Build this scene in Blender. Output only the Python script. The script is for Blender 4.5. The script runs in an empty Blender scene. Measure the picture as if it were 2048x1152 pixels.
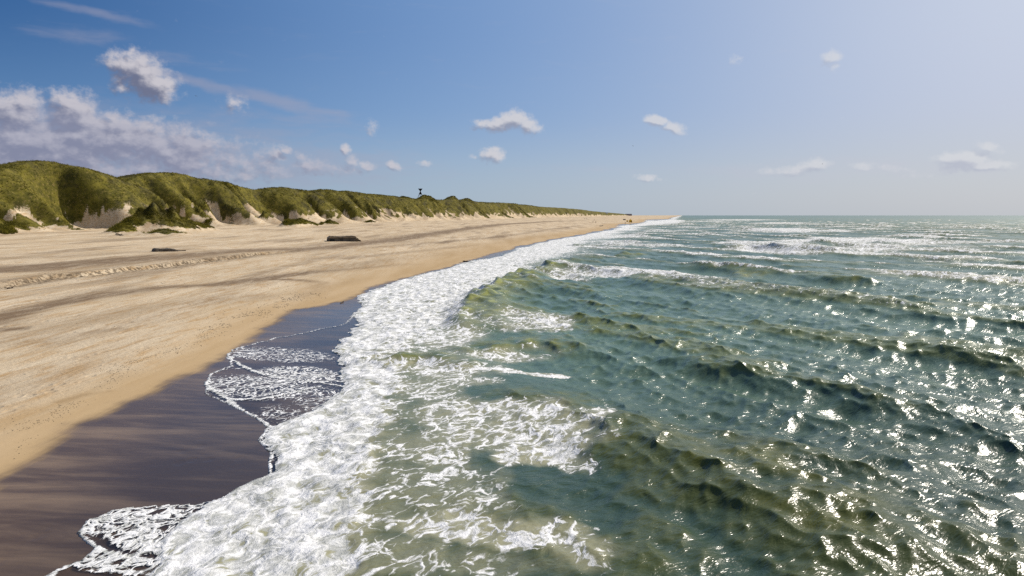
import bpy, math, random
import numpy as np
from mathutils import Vector, Matrix

# ------------------------------------------------------------------ basics
FPX = 1384.0            # focal length in photograph pixels (2048 wide)
CAMH = 8.0              # drone height above the water
PITCH = math.radians(6.0)
CP, SP = math.cos(PITCH), math.sin(PITCH)
SUN_AZ = math.radians(53.0)      # to the right of the view axis (+Y)
SUN_EL = math.radians(42.0)
random.seed(7)
rng = np.random.default_rng(11)
scene = bpy.context.scene
COL = scene.collection

def ray(px, py):
    u = (px - 1024) / FPX; v = (576 - py) / FPX
    return np.array([u, CP + v * SP, -SP + v * CP])

def on_plane(px, py, z=0.0):
    d = ray(px, py); s = (z - CAMH) / d[2]
    return d[0] * s, d[1] * s

def sstep(a, b, x):
    t = np.clip((x - a) / (b - a), 0, 1)
    return t * t * (3 - 2 * t)

# ------------------------------------------------------------------ noise
_tab = np.random.default_rng(99).permutation(4096).astype(np.int32)
_ang = np.random.default_rng(98).uniform(0, 2 * math.pi, 4096)
_gx = np.cos(_ang).astype(np.float32); _gy = np.sin(_ang).astype(np.float32)
def gnoise(x, y, seed=0):
    x = np.asarray(x, float); y = np.asarray(y, float)
    x, y = np.broadcast_arrays(x, y)
    ix = np.floor(x); iy = np.floor(y)
    fx = (x - ix).astype(np.float32); fy = (y - iy).astype(np.float32)
    ix = ix.astype(np.int32); iy = iy.astype(np.int32) + seed * 131
    ux = fx * fx * fx * (fx * (fx * 6 - 15) + 10); uy = fy * fy * fy * (fy * (fy * 6 - 15) + 10)
    def g(dx, dy):
        a = _tab[(_tab[(iy + dy) & 4095] + ix + dx) & 4095]
        return _gx[a] * (fx - dx) + _gy[a] * (fy - dy)
    a = g(0, 0); b = g(1, 0); c = g(0, 1); d = g(1, 1)
    return ((a + (b - a) * ux) * (1 - uy) + (c + (d - c) * ux) * uy) * 1.5
def fbm(x, y, octv=4, seed=0, gain=0.5):
    s = 0; a = 1; n = 0
    for i in range(octv):
        s = s + a * gnoise(x * 2 ** i + 17.3 * i, y * 2 ** i - 9.1 * i, seed + i * 7); n += a; a *= gain
    return s / n

def polydist(x, y, pts):
    """distance to a polyline, signed (positive to the right walking along it), and the parameter along it"""
    best = np.full(x.shape, 1e9); sgn = np.ones(x.shape); par = np.zeros(x.shape)
    n = len(pts) - 1
    for i in range(n):
        ax, ay = pts[i]; bx, by = pts[i + 1]
        ex, ey = bx - ax, by - ay; L = ex * ex + ey * ey + 1e-9
        t = np.clip(((x - ax) * ex + (y - ay) * ey) / L, 0, 1)
        dx = x - ax - t * ex; dy = y - ay - t * ey
        d = np.sqrt(dx * dx + dy * dy); m = d < best
        best = np.where(m, d, best)
        sgn = np.where(m, np.sign(ey * dx - ex * dy), sgn)
        par = np.where(m, (i + t) / n, par)
    return best, sgn, par

# ------------------------------------------------------------------ plan curves of the coast
def curve(pts, z, near):
    P = [on_plane(a, b, z) for a, b in pts]
    P = sorted([(y, x) for x, y in P]); P = [(4.0, near)] + P
    yl, xl = P[-1]; P += [(yl * f, xl + .245 * (yl * f - yl)) for f in np.exp(np.linspace(.1, 3.3, 24))]
    Y = np.log([p[0] for p in P]); X = np.array([p[1] for p in P])
    return lambda y: np.interp(np.log(np.maximum(y, 4.0)), Y, X)

FOAM_L = [(295,1152),(300,1130),(315,1090),(345,1050),(400,1010),(470,975),(540,940),(552,915),(530,895),(520,870),(560,840),
          (620,820),(660,800),(690,760),(680,720),(670,700),(700,670),(718,650),(705,630),(730,610),(720,590),(760,575),
          (810,560),(850,545),(900,535),(945,522),(1000,510),(1040,495),(1085,485),(1135,476),(1185,466),(1240,452),(1290,442),(1340,436.5)]
FOAM_R = [(680,1152),(690,1080),(715,1000),(730,930),(745,860),(770,800),(800,750),(800,720),(830,690),(870,665),(915,640),
          (932,615),(950,590),(1000,560),(1040,535),(1080,515),(1130,495),(1180,481),(1230,464),(1270,453),(1345,439)]
FILM = [(80,1152),(110,1135),(165,1112),(190,1092),(158,1062),(175,1040),(235,1015),(330,1003),(395,1000),(430,990),(480,968),
        (535,940),(540,900),(515,870),(535,850),(510,833),(480,818),(445,803),(418,790),(408,770),(425,752),(462,735),(456,714),
        (465,703),(505,692),(560,676),(630,660),(690,645),(702,630),(728,610),(716,590),(757,574),(805,560),(845,545),(895,535),
        (935,522),(985,510),(1035,495),(1080,485),(1130,476),(1180,466),(1236,452),(1286,442),(1336,436.5)]
WET = [(-160,1070),(0,950),(100,885),(200,828),(300,783),(380,745),(430,718),(500,675),(550,640),(590,617),(650,605),(710,588),
       (740,572),(800,555),(850,540),(900,529),(935,519),(990,505),(1040,490),(1080,482),(1130,473),(1180,463),(1240,449),(1290,440),(1340,435.5)]
foam_l = curve(FOAM_L, 0.05, -10.0)
foam_r = curve(FOAM_R, 0.0, -5.2)
film_e = curve(FILM, 0.15, -13.0)
wet_e = curve(WET, 0.3, -20.0)
_ys = np.exp(np.linspace(math.log(4), math.log(40000), 600))
_k = np.exp(-np.linspace(-2, 2, 81) ** 2); _k /= _k.sum()
_sm = np.convolve(np.pad(foam_l(_ys) - .245 * _ys, 40, mode='edge'), _k, 'valid') + .245 * _ys
def shore(y): return np.interp(np.log(np.maximum(y, 4.0)), np.log(_ys), _sm)

# ------------------------------------------------------------------ terrain
DW = 34.0
def toe_x(y):
    y = np.asarray(y, float)
    return np.interp(y, [-2000, 1500, 4600, 30000], [-511, 91, 780, 2000]) + 7.5 * gnoise(y / 80, 3.3, 5) + 2.2 * gnoise(y / 23, 8.3, 6) - sstep(4500, 5200, y) * 900
SIL = [(-500,345),(-250,330),(-120,338),(-40,345),(0,339),(35,335),(50,327),(80,322),(108,323),(135,330),(160,336),(185,345),(210,358),(232,366),(245,367),(265,360),(290,350),(325,346),
       (352,345),(375,349),(395,356),(425,360),(450,363),(480,372),(510,379),(530,382),(550,377),(572,375),(600,379),(632,386),(645,381),(660,379),(685,384),
       (700,382),(740,388),(790,393),(840,399),(880,400),(920,400),(960,404.5),(1000,405.5),(1030,408),(1060,411),(1090,414),(1130,416),(1165,419),
       (1185,422),(1215,425),(1245,427.5),(1262,429.5)]
def _crest():
    Y, Z = [], []
    for px, py in SIL:
        d = ray(px, py); sg = np.linspace(60, 4550, 9000)
        m = np.nonzero(d[0] * sg < toe_x(d[1] * sg) - DW)[0]; s = sg[m[0]] if len(m) else sg[-1]
        Y.append(d[1] * s); Z.append(CAMH + d[2] * s)
    o = np.argsort(Y); return np.array(Y)[o], np.array(Z)[o]
_cy, _cz = _crest()
def crest_h(y): return np.interp(y, _cy, _cz)
_q = np.linspace(-1, 6, 1401)
_p = np.interp(_q, [-1, 0, .12, .3, .55, .8, 1.0, 1.2, 1.6, 2.2, 3, 6], [0, 0, .05, .2, .6, .9, 1.0, 1.0, .88, .72, .6, .5])
_kk = np.exp(-np.linspace(-2, 2, 41) ** 2); _kk /= _kk.sum()
_p = np.convolve(np.pad(_p, 20, mode='edge'), _kk, 'valid')

# fore-dune hummocks: px, py of the base centre, radius across, height
MOUNDS = [(243,468,4.2,2.6),(268,466,5.0,2.8),(305,464,7.5,6.6),(345,464,8,4.0),(385,462,6.5,2.8),(410,460,4.0,1.6),(330,470,6.0,1.6),
          (415,451,3.4,2.6),(463,449,2.6,1.2),(583,455,4.6,3.9),(602,453,4.6,3.4),(622,453,4.2,2.0),(650,450,3.5,1.3),(664,450,4,2.0),(740,446,4,1.7),
          (15,466,5.0,3.2),(-15,468,5,2.4),(805,440,8,5.0),(850,440,7,4.4),(872,440,7,4.0),(905,438.5,9,4.6),(940,438,9,4.2),(965,438,9,3.8),(1010,437,10,3.6),(1050,436,12,4)]
SCARP = []
BANDS = []
def base_beach(x, y):
    t = shore(y) - x
    z = np.interp(t, [-4000,-200,-60,-15,0,8,14,24,40,60,95,125,150,400], [-12,-6,-3,-.7,0,.34,.58,.78,1.0,1.35,2.0,2.7,3.3,4.0])
    z = z + .10 * gnoise(x / 14, y / 40, 31) * sstep(6, 20, t) + .05 * gnoise(x / 4, y / 9, 32) * sstep(10, 25, t)
    # cut step of an old high tide
    xs = -52.5 + .12 * (y - 60) + 1.6 * gnoise(y / 9, 1.1, 41) + .5 * gnoise(y / 2.2, 5.1, 42)
    a = sstep(40, 66, y) * (1 - sstep(118, 150, y))
    st = sstep(-.3, .3, xs - x)
    z = z + a * (st * .5 * np.exp(-np.maximum(xs - x, 0) / 30) + .06 * gnoise(x / .8, y / .8, 43) * np.exp(-((x - xs - .8) / 1.6) ** 2))
    # small run-off step nearer the water
    return z, t, a * np.exp(-((x - xs - .6) / 1.5) ** 2)
MPOS = []
for (px, py, r, h) in MOUNDS:
    zz = 2.8
    for _ in range(12):
        xx, yy = on_plane(px, min(py, 442) if False else py, zz)
        zz = float(base_beach(np.array(xx), np.array(yy))[0])
        zz = min(zz, 4.0)
    MPOS.append((xx, yy, r, h))
def ridges(x, y):
    d = toe_x(y) - x
    wy = y + 7 * gnoise(x / 26, y / 40, 51) + 2.0 * gnoise(x / 9, y / 12, 55)
    wy = wy + 7.5 * (1 - 2.6 * np.abs(gnoise(wy / 27, d / 70 + 3, 52))) * sstep(-8, 6, d)
    n1 = gnoise(wy / 27, d / 70 + 3, 52); n2 = gnoise(wy / 11.5, d / 26, 53)
    r1 = 1 - 2.6 * np.abs(n1); r2 = 1 - 2.6 * np.abs(n2); n3 = gnoise(wy / 5.2, d / 14, 54)
    return .8 * r1 + .40 * r2 + .08 * n3, d
def height(x, y, full=True):
    x = np.atleast_1d(np.asarray(x, float)); y = np.atleast_1d(np.asarray(y, float)); shp = x.shape; x = x.ravel(); y = y.ravel()
    land = x < toe_x(y) + 90
    out = [np.zeros(x.shape) for _ in range(5)]
    zb, t, sc = base_beach(x, y); out[0][:] = zb; out[2][:] = t; out[3][:] = sc; out[4][:] = -1
    if land.any():
        v = dune(x[land], y[land], zb[land])
        for k, a in zip((0, 1, 4), v): out[k][land] = a
    out = [o.reshape(shp) for o in out]
    return out if full else out[0]
GULLIES = [(168, 5, .30), (199, 4, .22), (241, 7, .50), (288, 4.5, .30), (307, 4, .26), (321, 4, .30), (341, 3.5, .18), (374, 7, .42), (408, 5, .2), (440, 5, .26), (478, 5, .2)]
_gr = random.Random(21); _gyy = 505.0
while _gyy < 3200:
    GULLIES.append((_gyy, _gr.uniform(4, 7) * max(1, _gyy / 700), _gr.uniform(.04, .30))); _gyy += _gr.uniform(16, 75) * max(1, _gyy / 700)
def dune(x, y, zb):
    R, d = ridges(x, y)
    q = d / DW
    win = np.sin(math.pi * np.clip(q * .93 + .04, 0, 1)) ** .7
    q2 = q + .17 * R * win - .03 * win
    # blow-out gullies
    for gy, gw, ga in GULLIES:
        bb = np.abs(y - gy) < 45 + gw * 5
        u_ = (y[bb] - gy - .12 * (d[bb] - 17) - 3.0 * gnoise(x[bb] / 14, gy * .37, 9)) / gw
        q2[bb] -= 1.5 * ga * np.where(u_ < 0, np.exp(-(u_ / 2.2) ** 2), np.exp(-(u_ / .6) ** 2)) * win[bb]
    p = np.interp(q2, _q, _p)
    hc = crest_h(y)
    zb2 = np.minimum(zb, 4.0)
    z = zb2 + (hc - zb2) * p
    rough = sstep(.05, .4, q2)
    z = z + rough * (1.0 * fbm(x / 11, y / 11, 3, 61) * np.clip(1.2 - q * .9, .25, 1) + .25 * fbm(x / 2.4, y / 2.4, 2, 63))
    z = z + sstep(1.25, 2.2, q) * 3.5 * (fbm(x / 45, y / 60, 3, 71) - .25)
    mm = np.zeros_like(z)
    for (mx, my, r, h) in MPOS:
        k = max(1.0, my / 380.0); bx = (np.abs(x - mx) < r * 6) & (np.abs(y - my) < r * 6 * k)
        if not bx.any(): continue
        xb, yb = x[bx], y[bx]
        e = ((xb - mx) * .9 + (yb - my) * .25) ** 2 / (r * .85) ** 2 + ((yb - my) - .3 * (xb - mx)) ** 2 / (r * 1.25 * k) ** 2
        b = np.exp(-e ** 1.15)
        mm[bx] = np.maximum(mm[bx], b * min(1, h / 2)); z[bx] += b * h * (.85 + .30 * gnoise(xb / 3.5, yb / 5, 77)) + .5 * b * min(1, h / 2) * gnoise(xb / 1.6, yb / 2.6, 78)
    vn = fbm(x / 7, y / 10, 4, 81)
    veg = sstep(.2, .36, q2 - .06 * sstep(330, 370, y) - .20 * np.exp(-((y - 276) / 20) ** 2) - .10 * np.exp(-((y - 318) / 14) ** 2) + .34 * vn + .05 * gnoise(x / 1.8, y / 3, 82) - .15 * sstep(.2, -.6, R) * win + .05 + .12 * sstep(262, 215, y))
    veg = veg * (1 - .95 * np.exp(-((y - 243) / 5) ** 2) * sstep(.6, .3, q))
    veg = veg * (1 - .95 * sstep(.02, .2, fbm(x / 3.5 + 3, y / 6, 4, 86) + .16 * sstep(.2, -.7, R) - .06) * sstep(.62, .22, q2))
    veg = np.maximum(veg, sstep(.22, .5, mm + .25 * fbm(x / 2.2, y / 3, 3, 83)))
    return z, veg, q2

def hit(px, py, smax=6000.0):
    d = ray(px, py); s = np.exp(np.linspace(math.log(12), math.log(smax), 6000))
    z = height(d[0] * s, d[1] * s, False); m = np.nonzero(CAMH + d[2] * s < z)[0]
    if len(m) == 0: i = len(s) - 1
    else: i = m[0]
    a = s[max(i - 1, 0)]; b = s[i]
    for _ in range(30):
        c = .5 * (a + b)
        if CAMH + d[2] * c < float(height(np.array([d[0] * c]), np.array([d[1] * c]), False)[0]): b = c
        else: a = c
    return Vector((d[0] * b, d[1] * b, CAMH + d[2] * b))

# ------------------------------------------------------------------ mesh helpers
def polar_axis(lo, hi, step, wide_lo, wide_hi, wstep):
    a = [lo]; 
    mid = np.arange(math.radians(lo), math.radians(hi), step)
    l = np.arange(math.radians(wide_lo), math.radians(lo), wstep); r = np.arange(math.radians(hi), math.radians(wide_hi), wstep)
    return np.concatenate([l, mid, r])
def grid_mesh(name, X, Y, Z, attrs, mat, smooth=True):
    nr, na = X.shape
    me = bpy.data.meshes.new(name); nv = nr * na
    me.vertices.add(nv)
    co = np.stack([X, Y, Z], -1).astype(np.float32).reshape(-1)
    me.vertices.foreach_set('co', co)
    i = np.arange(nr - 1)[:, None] * na + np.arange(na - 1)[None, :]
    f = np.stack([i, i + 1, i + na + 1, i + na], -1).reshape(-1, 4)
    me.loops.add(f.size); me.loops.foreach_set('vertex_index', f.reshape(-1).astype(np.int32))
    me.polygons.add(len(f)); me.polygons.foreach_set('loop_start', (np.arange(len(f)) * 4).astype(np.int32))
    if smooth: me.polygons.foreach_set('use_smooth', np.ones(len(f), bool))
    me.update(calc_edges=True)
    for an, arr in attrs.items():
        at = me.attributes.new(an, 'FLOAT_COLOR', 'POINT'); at.data.foreach_set('color', arr.astype(np.float32).reshape(-1))
    me.materials.append(mat)
    o = bpy.data.objects.new(name, me); COL.objects.link(o); return o

# ------------------------------------------------------------------ node helpers
class NG:
    def __init__(s, nt): s.nt = nt
    def n(s, t, ins=None, **pr):
        nd = s.nt.nodes.new(t)
        for k, v in pr.items(): setattr(nd, k, v)
        for k, v in (ins or {}).items():
            if isinstance(v, bpy.types.NodeSocket): s.nt.links.new(v, nd.inputs[k])
            else: nd.inputs[k].default_value = v
        return nd
    def m(s, op, a, b=None, c=None, clamp=False):
        nd = s.nt.nodes.new('ShaderNodeMath'); nd.operation = op; nd.use_clamp = clamp
        for i, v in enumerate((a, b, c)):
            if v is None: continue
            if isinstance(v, bpy.types.NodeSocket): s.nt.links.new(v, nd.inputs[i])
            else: nd.inputs[i].default_value = v
        return nd.outputs[0]
    def vm(s, op, a, b=None, out=0):
        nd = s.nt.nodes.new('ShaderNodeVectorMath'); nd.operation = op
        for i, v in enumerate((a, b)):
            if v is None: continue
            if isinstance(v, bpy.types.NodeSocket): s.nt.links.new(v, nd.inputs[i])
            else: nd.inputs[i].default_value = v
        return nd.outputs[out]
    def mix(s, f, a, b, blend='MIX'):
        nd = s.nt.nodes.new('ShaderNodeMix'); nd.data_type = 'RGBA'; nd.blend_type = blend; nd.clamp_factor = True
        for i, v in ((0, f), (6, a), (7, b)):
            if isinstance(v, bpy.types.NodeSocket): s.nt.links.new(v, nd.inputs[i])
            else:
                if i and len(v) == 3: v = (*v, 1)
                nd.inputs[i].default_value = v
        return nd.outputs[2]
    def ss(s, v, a, b, lo=0.0, hi=1.0):
        nd = s.nt.nodes.new('ShaderNodeMapRange'); nd.interpolation_type = 'SMOOTHSTEP'
        for i, x in enumerate((v, a, b, lo, hi)):
            if isinstance(x, bpy.types.NodeSocket): s.nt.links.new(x, nd.inputs[i])
            else: nd.inputs[i].default_value = x
        return nd.outputs[0]
    def noise(s, vec, scale, detail=3.0, rough=.5, dist=0.0, out=0):
        nd = s.n('ShaderNodeTexNoise', {'Vector': vec, 'Scale': scale, 'Detail': detail, 'Roughness': rough, 'Distortion': dist})
        return nd.outputs[out]
    def mapv(s, vec, scale=(1,1,1), rot=(0,0,0), loc=(0,0,0)):
        return s.n('ShaderNodeMapping', {'Vector': vec, 'Scale': scale, 'Rotation': rot, 'Location': loc}).outputs[0]
def new_mat(name):
    m = bpy.data.materials.new(name); m.use_nodes = True; nt = m.node_tree; nt.nodes.clear(); return m, NG(nt)
def out_surf(g, sh): g.n('ShaderNodeOutputMaterial', {'Surface': sh})
def simple_mat(name, col, rough=.8, var=.25, scale=4.0, bump=.0, metal=0.0):
    m, g = new_mat(name); tc = g.n('ShaderNodeTexCoord').outputs['Object']
    n = g.noise(tc, scale, 4.0, .6)
    c2 = tuple(max(0, c * (1 - var)) for c in col); c1 = tuple(min(1, c * (1 + var)) for c in col)
    c = g.mix(g.ss(n, .3, .7), c2, c1)
    ins = {'Base Color': c, 'Roughness': rough, 'Metallic': metal}
    if bump: ins['Normal'] = g.n('ShaderNodeBump', {'Strength': .6, 'Distance': bump, 'Height': n}).outputs[0]
    out_surf(g, g.n('ShaderNodeBsdfPrincipled', ins).outputs[0]); return m

def tag(o, label=None, cat=None, group=None, kind=None):
    for k, v in (('label', label), ('category', cat), ('group', group), ('kind', kind)):
        if v: o[k] = v
    return o

# ------------------------------------------------------------------ sand material
def sand_material():
    m, g = new_mat('sand_and_dune'); geo = g.n('ShaderNodeTexCoord').outputs['Object']
    at = g.n('ShaderNodeVertexColor', layer_name='ground'); 
    sep = g.n('ShaderNodeSeparateColor', {'Color': at.outputs['Color']}); veg, wet, dark = sep.outputs[0], sep.outputs[1], sep.outputs[2]; scarp = at.outputs['Alpha']
    along = g.mapv(geo, (1, .16, 1), (0, 0, math.radians(11)))
    nb = g.noise(along, .22, 5.0, .6, .4); ns = g.noise(along, 1.6, 5.0, .65, .3)
    nf = g.noise(geo, 9.0, 4.0, .7); ng = g.noise(geo, 2.3, 5.0, .6)
    dry = g.mix(g.ss(nb, .3, .7), (.455, .36, .24), (.585, .485, .35))
    dry = g.mix(g.ss(ns, .42, .75), dry, (.40, .26, .125))
    spk = g.ss(nf, .56, .72)
    dkm = g.m('MULTIPLY', dark, g.ss(g.m('ADD', g.m('MULTIPLY', ns, .7), g.m('MULTIPLY', nf, .35)), .25, .58, .25, 1.0))
    dry = g.mix(g.m('MULTIPLY', dkm, .9, clamp=True), dry, (.15, .10, .06))
    dry = g.mix(g.m('MULTIPLY', spk, g.m('ADD', g.m('MULTIPLY', dark, .55), .20)), dry, (.10, .07, .045))
    dry = g.mix(g.m('MULTIPLY', scarp, g.ss(ng, .42, .6)), dry, (.09, .065, .04))
    # moisture: damp ochre sand first, then dark wet sand
    damp = g.ss(wet, .12, .78)
    c = g.mix(damp, dry, g.mix(g.ss(nb, .3, .7), (.37, .255, .13), (.44, .32, .185)))
    wn = g.m('ADD', g.m('MULTIPLY', g.noise(g.mapv(geo, (.3, 1.0, 1), (0, 0, math.radians(-6))), .28, 5.0, .6, .9), .6), g.m('MULTIPLY', g.noise(g.mapv(geo, (.16, 1.0, 1), (0, 0, math.radians(-9))), 1.3, 5.0, .6, .6), .4))
    wetc = g.mix(g.ss(wn, .42, .68), (.085, .054, .032), (.22, .152, .095))  # streaks stand for cloud and dune reflections, painted into the wet sand colour
    wetc = g.mix(g.m('MULTIPLY', g.ss(wet, .973, .995), .6), wetc, g.mix(g.ss(wn, .42, .68), (.030, .020, .013), (.10, .07, .045)))
    fully = g.ss(g.m('ADD', wet, g.m('MULTIPLY', g.m('SUBTRACT', ns, .5), .16)), .81, .96)
    c = g.mix(fully, c, wetc)
    # bare slope between grass
    gcol = g.mix(g.ss(g.noise(geo, .35, 5.0, .65), .35, .68), (.058, .054, .008), (.150, .128, .018))
    gcol = g.mix(g.ss(g.noise(geo, 1.5, 4.0, .6), .5, .75), gcol, (.20, .15, .05)); gcol = g.mix(g.m('MULTIPLY', g.ss(g.noise(geo, .085, 6.0, .7), .49, .64), .8), gcol, (.045, .040, .016))
    vv = g.ss(g.m('ADD', veg, g.m('MULTIPLY', g.m('SUBTRACT', ng, .5), .9)), .35, .6)
    c = g.mix(vv, c, gcol)
    rough = g.m('SUBTRACT', .95, g.m('MULTIPLY', fully, g.ss(wn, .35, .8, .80, .62)))
    gls = g.m('MULTIPLY', g.ss(wet, .973, .992), g.ss(wn, .75, .45, .55, 1.0))
    rough = g.m('SUBTRACT', rough, g.m('MULTIPLY', gls, .10))
    h = g.m('ADD', g.m('MULTIPLY', g.noise(geo, 3.5, 6.0, .65), .10), g.m('MULTIPLY', nf, .03)); h = g.m('ADD', h, g.m('MULTIPLY', g.ss(g.noise(along, 1.0, 4.0, .6), .5, .62), .018))
    pit = g.n('ShaderNodeTexVoronoi', {'Vector': g.mapv(geo, (1, .7, 0)), 'Scale': 1.25, 'Randomness': 1.0}).outputs['Distance']
    h = g.m('SUBTRACT', h, g.m('MULTIPLY', g.ss(pit, .30, .12), g.m('MULTIPLY', g.ss(nb, .48, .6), .07)))
    h = g.m('MULTIPLY', h, g.m('SUBTRACT', 1.0, g.m('MULTIPLY', damp, .9)))
    bmp = g.n('ShaderNodeBump', {'Strength': .8, 'Distance': 1.0, 'Height': h}).outputs[0]
    spec = g.m('ADD', .15, g.m('ADD', g.m('MULTIPLY', fully, .14), g.m('MULTIPLY', gls, .10)))
    b = g.n('ShaderNodeBsdfPrincipled', {'Base Color': c, 'Roughness': rough, 'Specular IOR Level': spec, 'Normal': bmp})
    out_surf(g, b.outputs[0]); return m

BAND_PX = [  # polyline in the photograph, half width in metres, strength
    ([(-60,548),(0,540),(100,532),(250,522),(400,508),(520,500),(650,496),(760,483),(900,462),(1000,449),(1100,443),(1200,440)], 6.0, 1.0),
    ([(-60,520),(100,514),(300,503),(420,497)], 3.5, .45),
    ([(-60,660),(0,640),(90,613),(200,592),(320,575),(420,570),(520,558),(600,547),(700,537)], 1.6, .95),
    ([(-60,705),(100,655),(300,615),(450,597),(580,590)], 3.2, .34),
    ([(640,540),(800,520),(950,500),(1100,468)], 4.0, .40),
    ([(-60,668),(0,660),(70,656)], 1.1, 1.0),
    ([(560,552),(640,543),(760,533),(840,526)], 2.2, .7),
    ([(590,600),(640,580),(650,566),(600,560),(500,558)], 1.2, .8),
    ([(640,572),(700,566),(770,556),(830,545)], 1.5, .6),
    ([(660,520),(780,508),(900,496),(1040,482)], 2.0, .5),
    ([(60,690),(150,668),(260,655)], .9, .35),
    ([(700,498),(860,486),(1000,474),(1090,460),(1170,450)], 3.0, .5),
    ([(110,808),(170,790),(235,780)], .22, .9),
    ([(1010,487),(1080,476),(1120,470)], 1.2, .7),
    ([(300,520),(420,516),(520,508)], 1.2, .6),
]
def build_terrain():
    r = [7.0]
    while r[-1] < 30000:
        k = .0042 if r[-1] < 900 else .0075
        if r[-1] > 5000: k = .03
        r.append(r[-1] * (1 + k))
    r = np.array(r); a = polar_axis(-38, 16, .0016, -100, 80, .02)
    Rr, A = np.meshgrid(r, a, indexing='ij'); X = Rr * np.sin(A); Y = Rr * np.cos(A)
    z, veg, t, sc, q2 = height(X, np.maximum(Y, 4.0))
    # moisture
    lim = wet_e(Y) + .35 * gnoise(Y / 2.1, 1.7, 91) + .12 * gnoise(Y / .6, 3.7, 92)
    lim = lim + 1.5 * gnoise(Y / 19, 7.4, 208) * np.clip(np.hypot(X, Y) / 150, 0, 4) * .8
    wd = X - lim                       # >0 seaward of the wet edge
    wet = np.clip(.97 + wd * .005, .97, 1.0) * (wd > 0) + (wd <= 0) * np.clip(.85 + wd * .085 / np.clip(Y / 60, .6, 2.5) * 1.0, 0, .85)
    wet = np.where(np.abs(wd) < .7, .80 + (wd + .7) / 1.4 * .17, wet)
    dark = np.zeros_like(z)
    near = (Y < 1500) & (q2 < .3)
    xs, ys = X[near], Y[near]; acc = np.zeros_like(xs)
    for pts, w, s in BAND_PX:
        P = [(lambda v: (v.x, v.y))(hit(*p)) for p in pts]
        dd, sg, par = polydist(xs, ys, P)
        ww = w * (.7 + .6 * (fbm(xs / 6, ys / 16, 3, 101) + .5))
        acc = np.maximum(acc, s * np.exp(-(dd / ww) ** 2) * sstep(0, .08, par) * sstep(1, .9, par))
    dark[near] = acc
    dark = np.clip(dark + .6 * sstep(.02, .45, fbm(X / 7, Y / 50, 4, 111)) * sstep(4, 20, t), 0, 1)
    arr = np.stack([veg, wet, dark, np.clip(sc, 0, 1)], -1)
    o = grid_mesh('beach_ground', X, Y, z, {'ground': arr}, sand_material())
    tag(o, kind='structure'); return o

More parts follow.
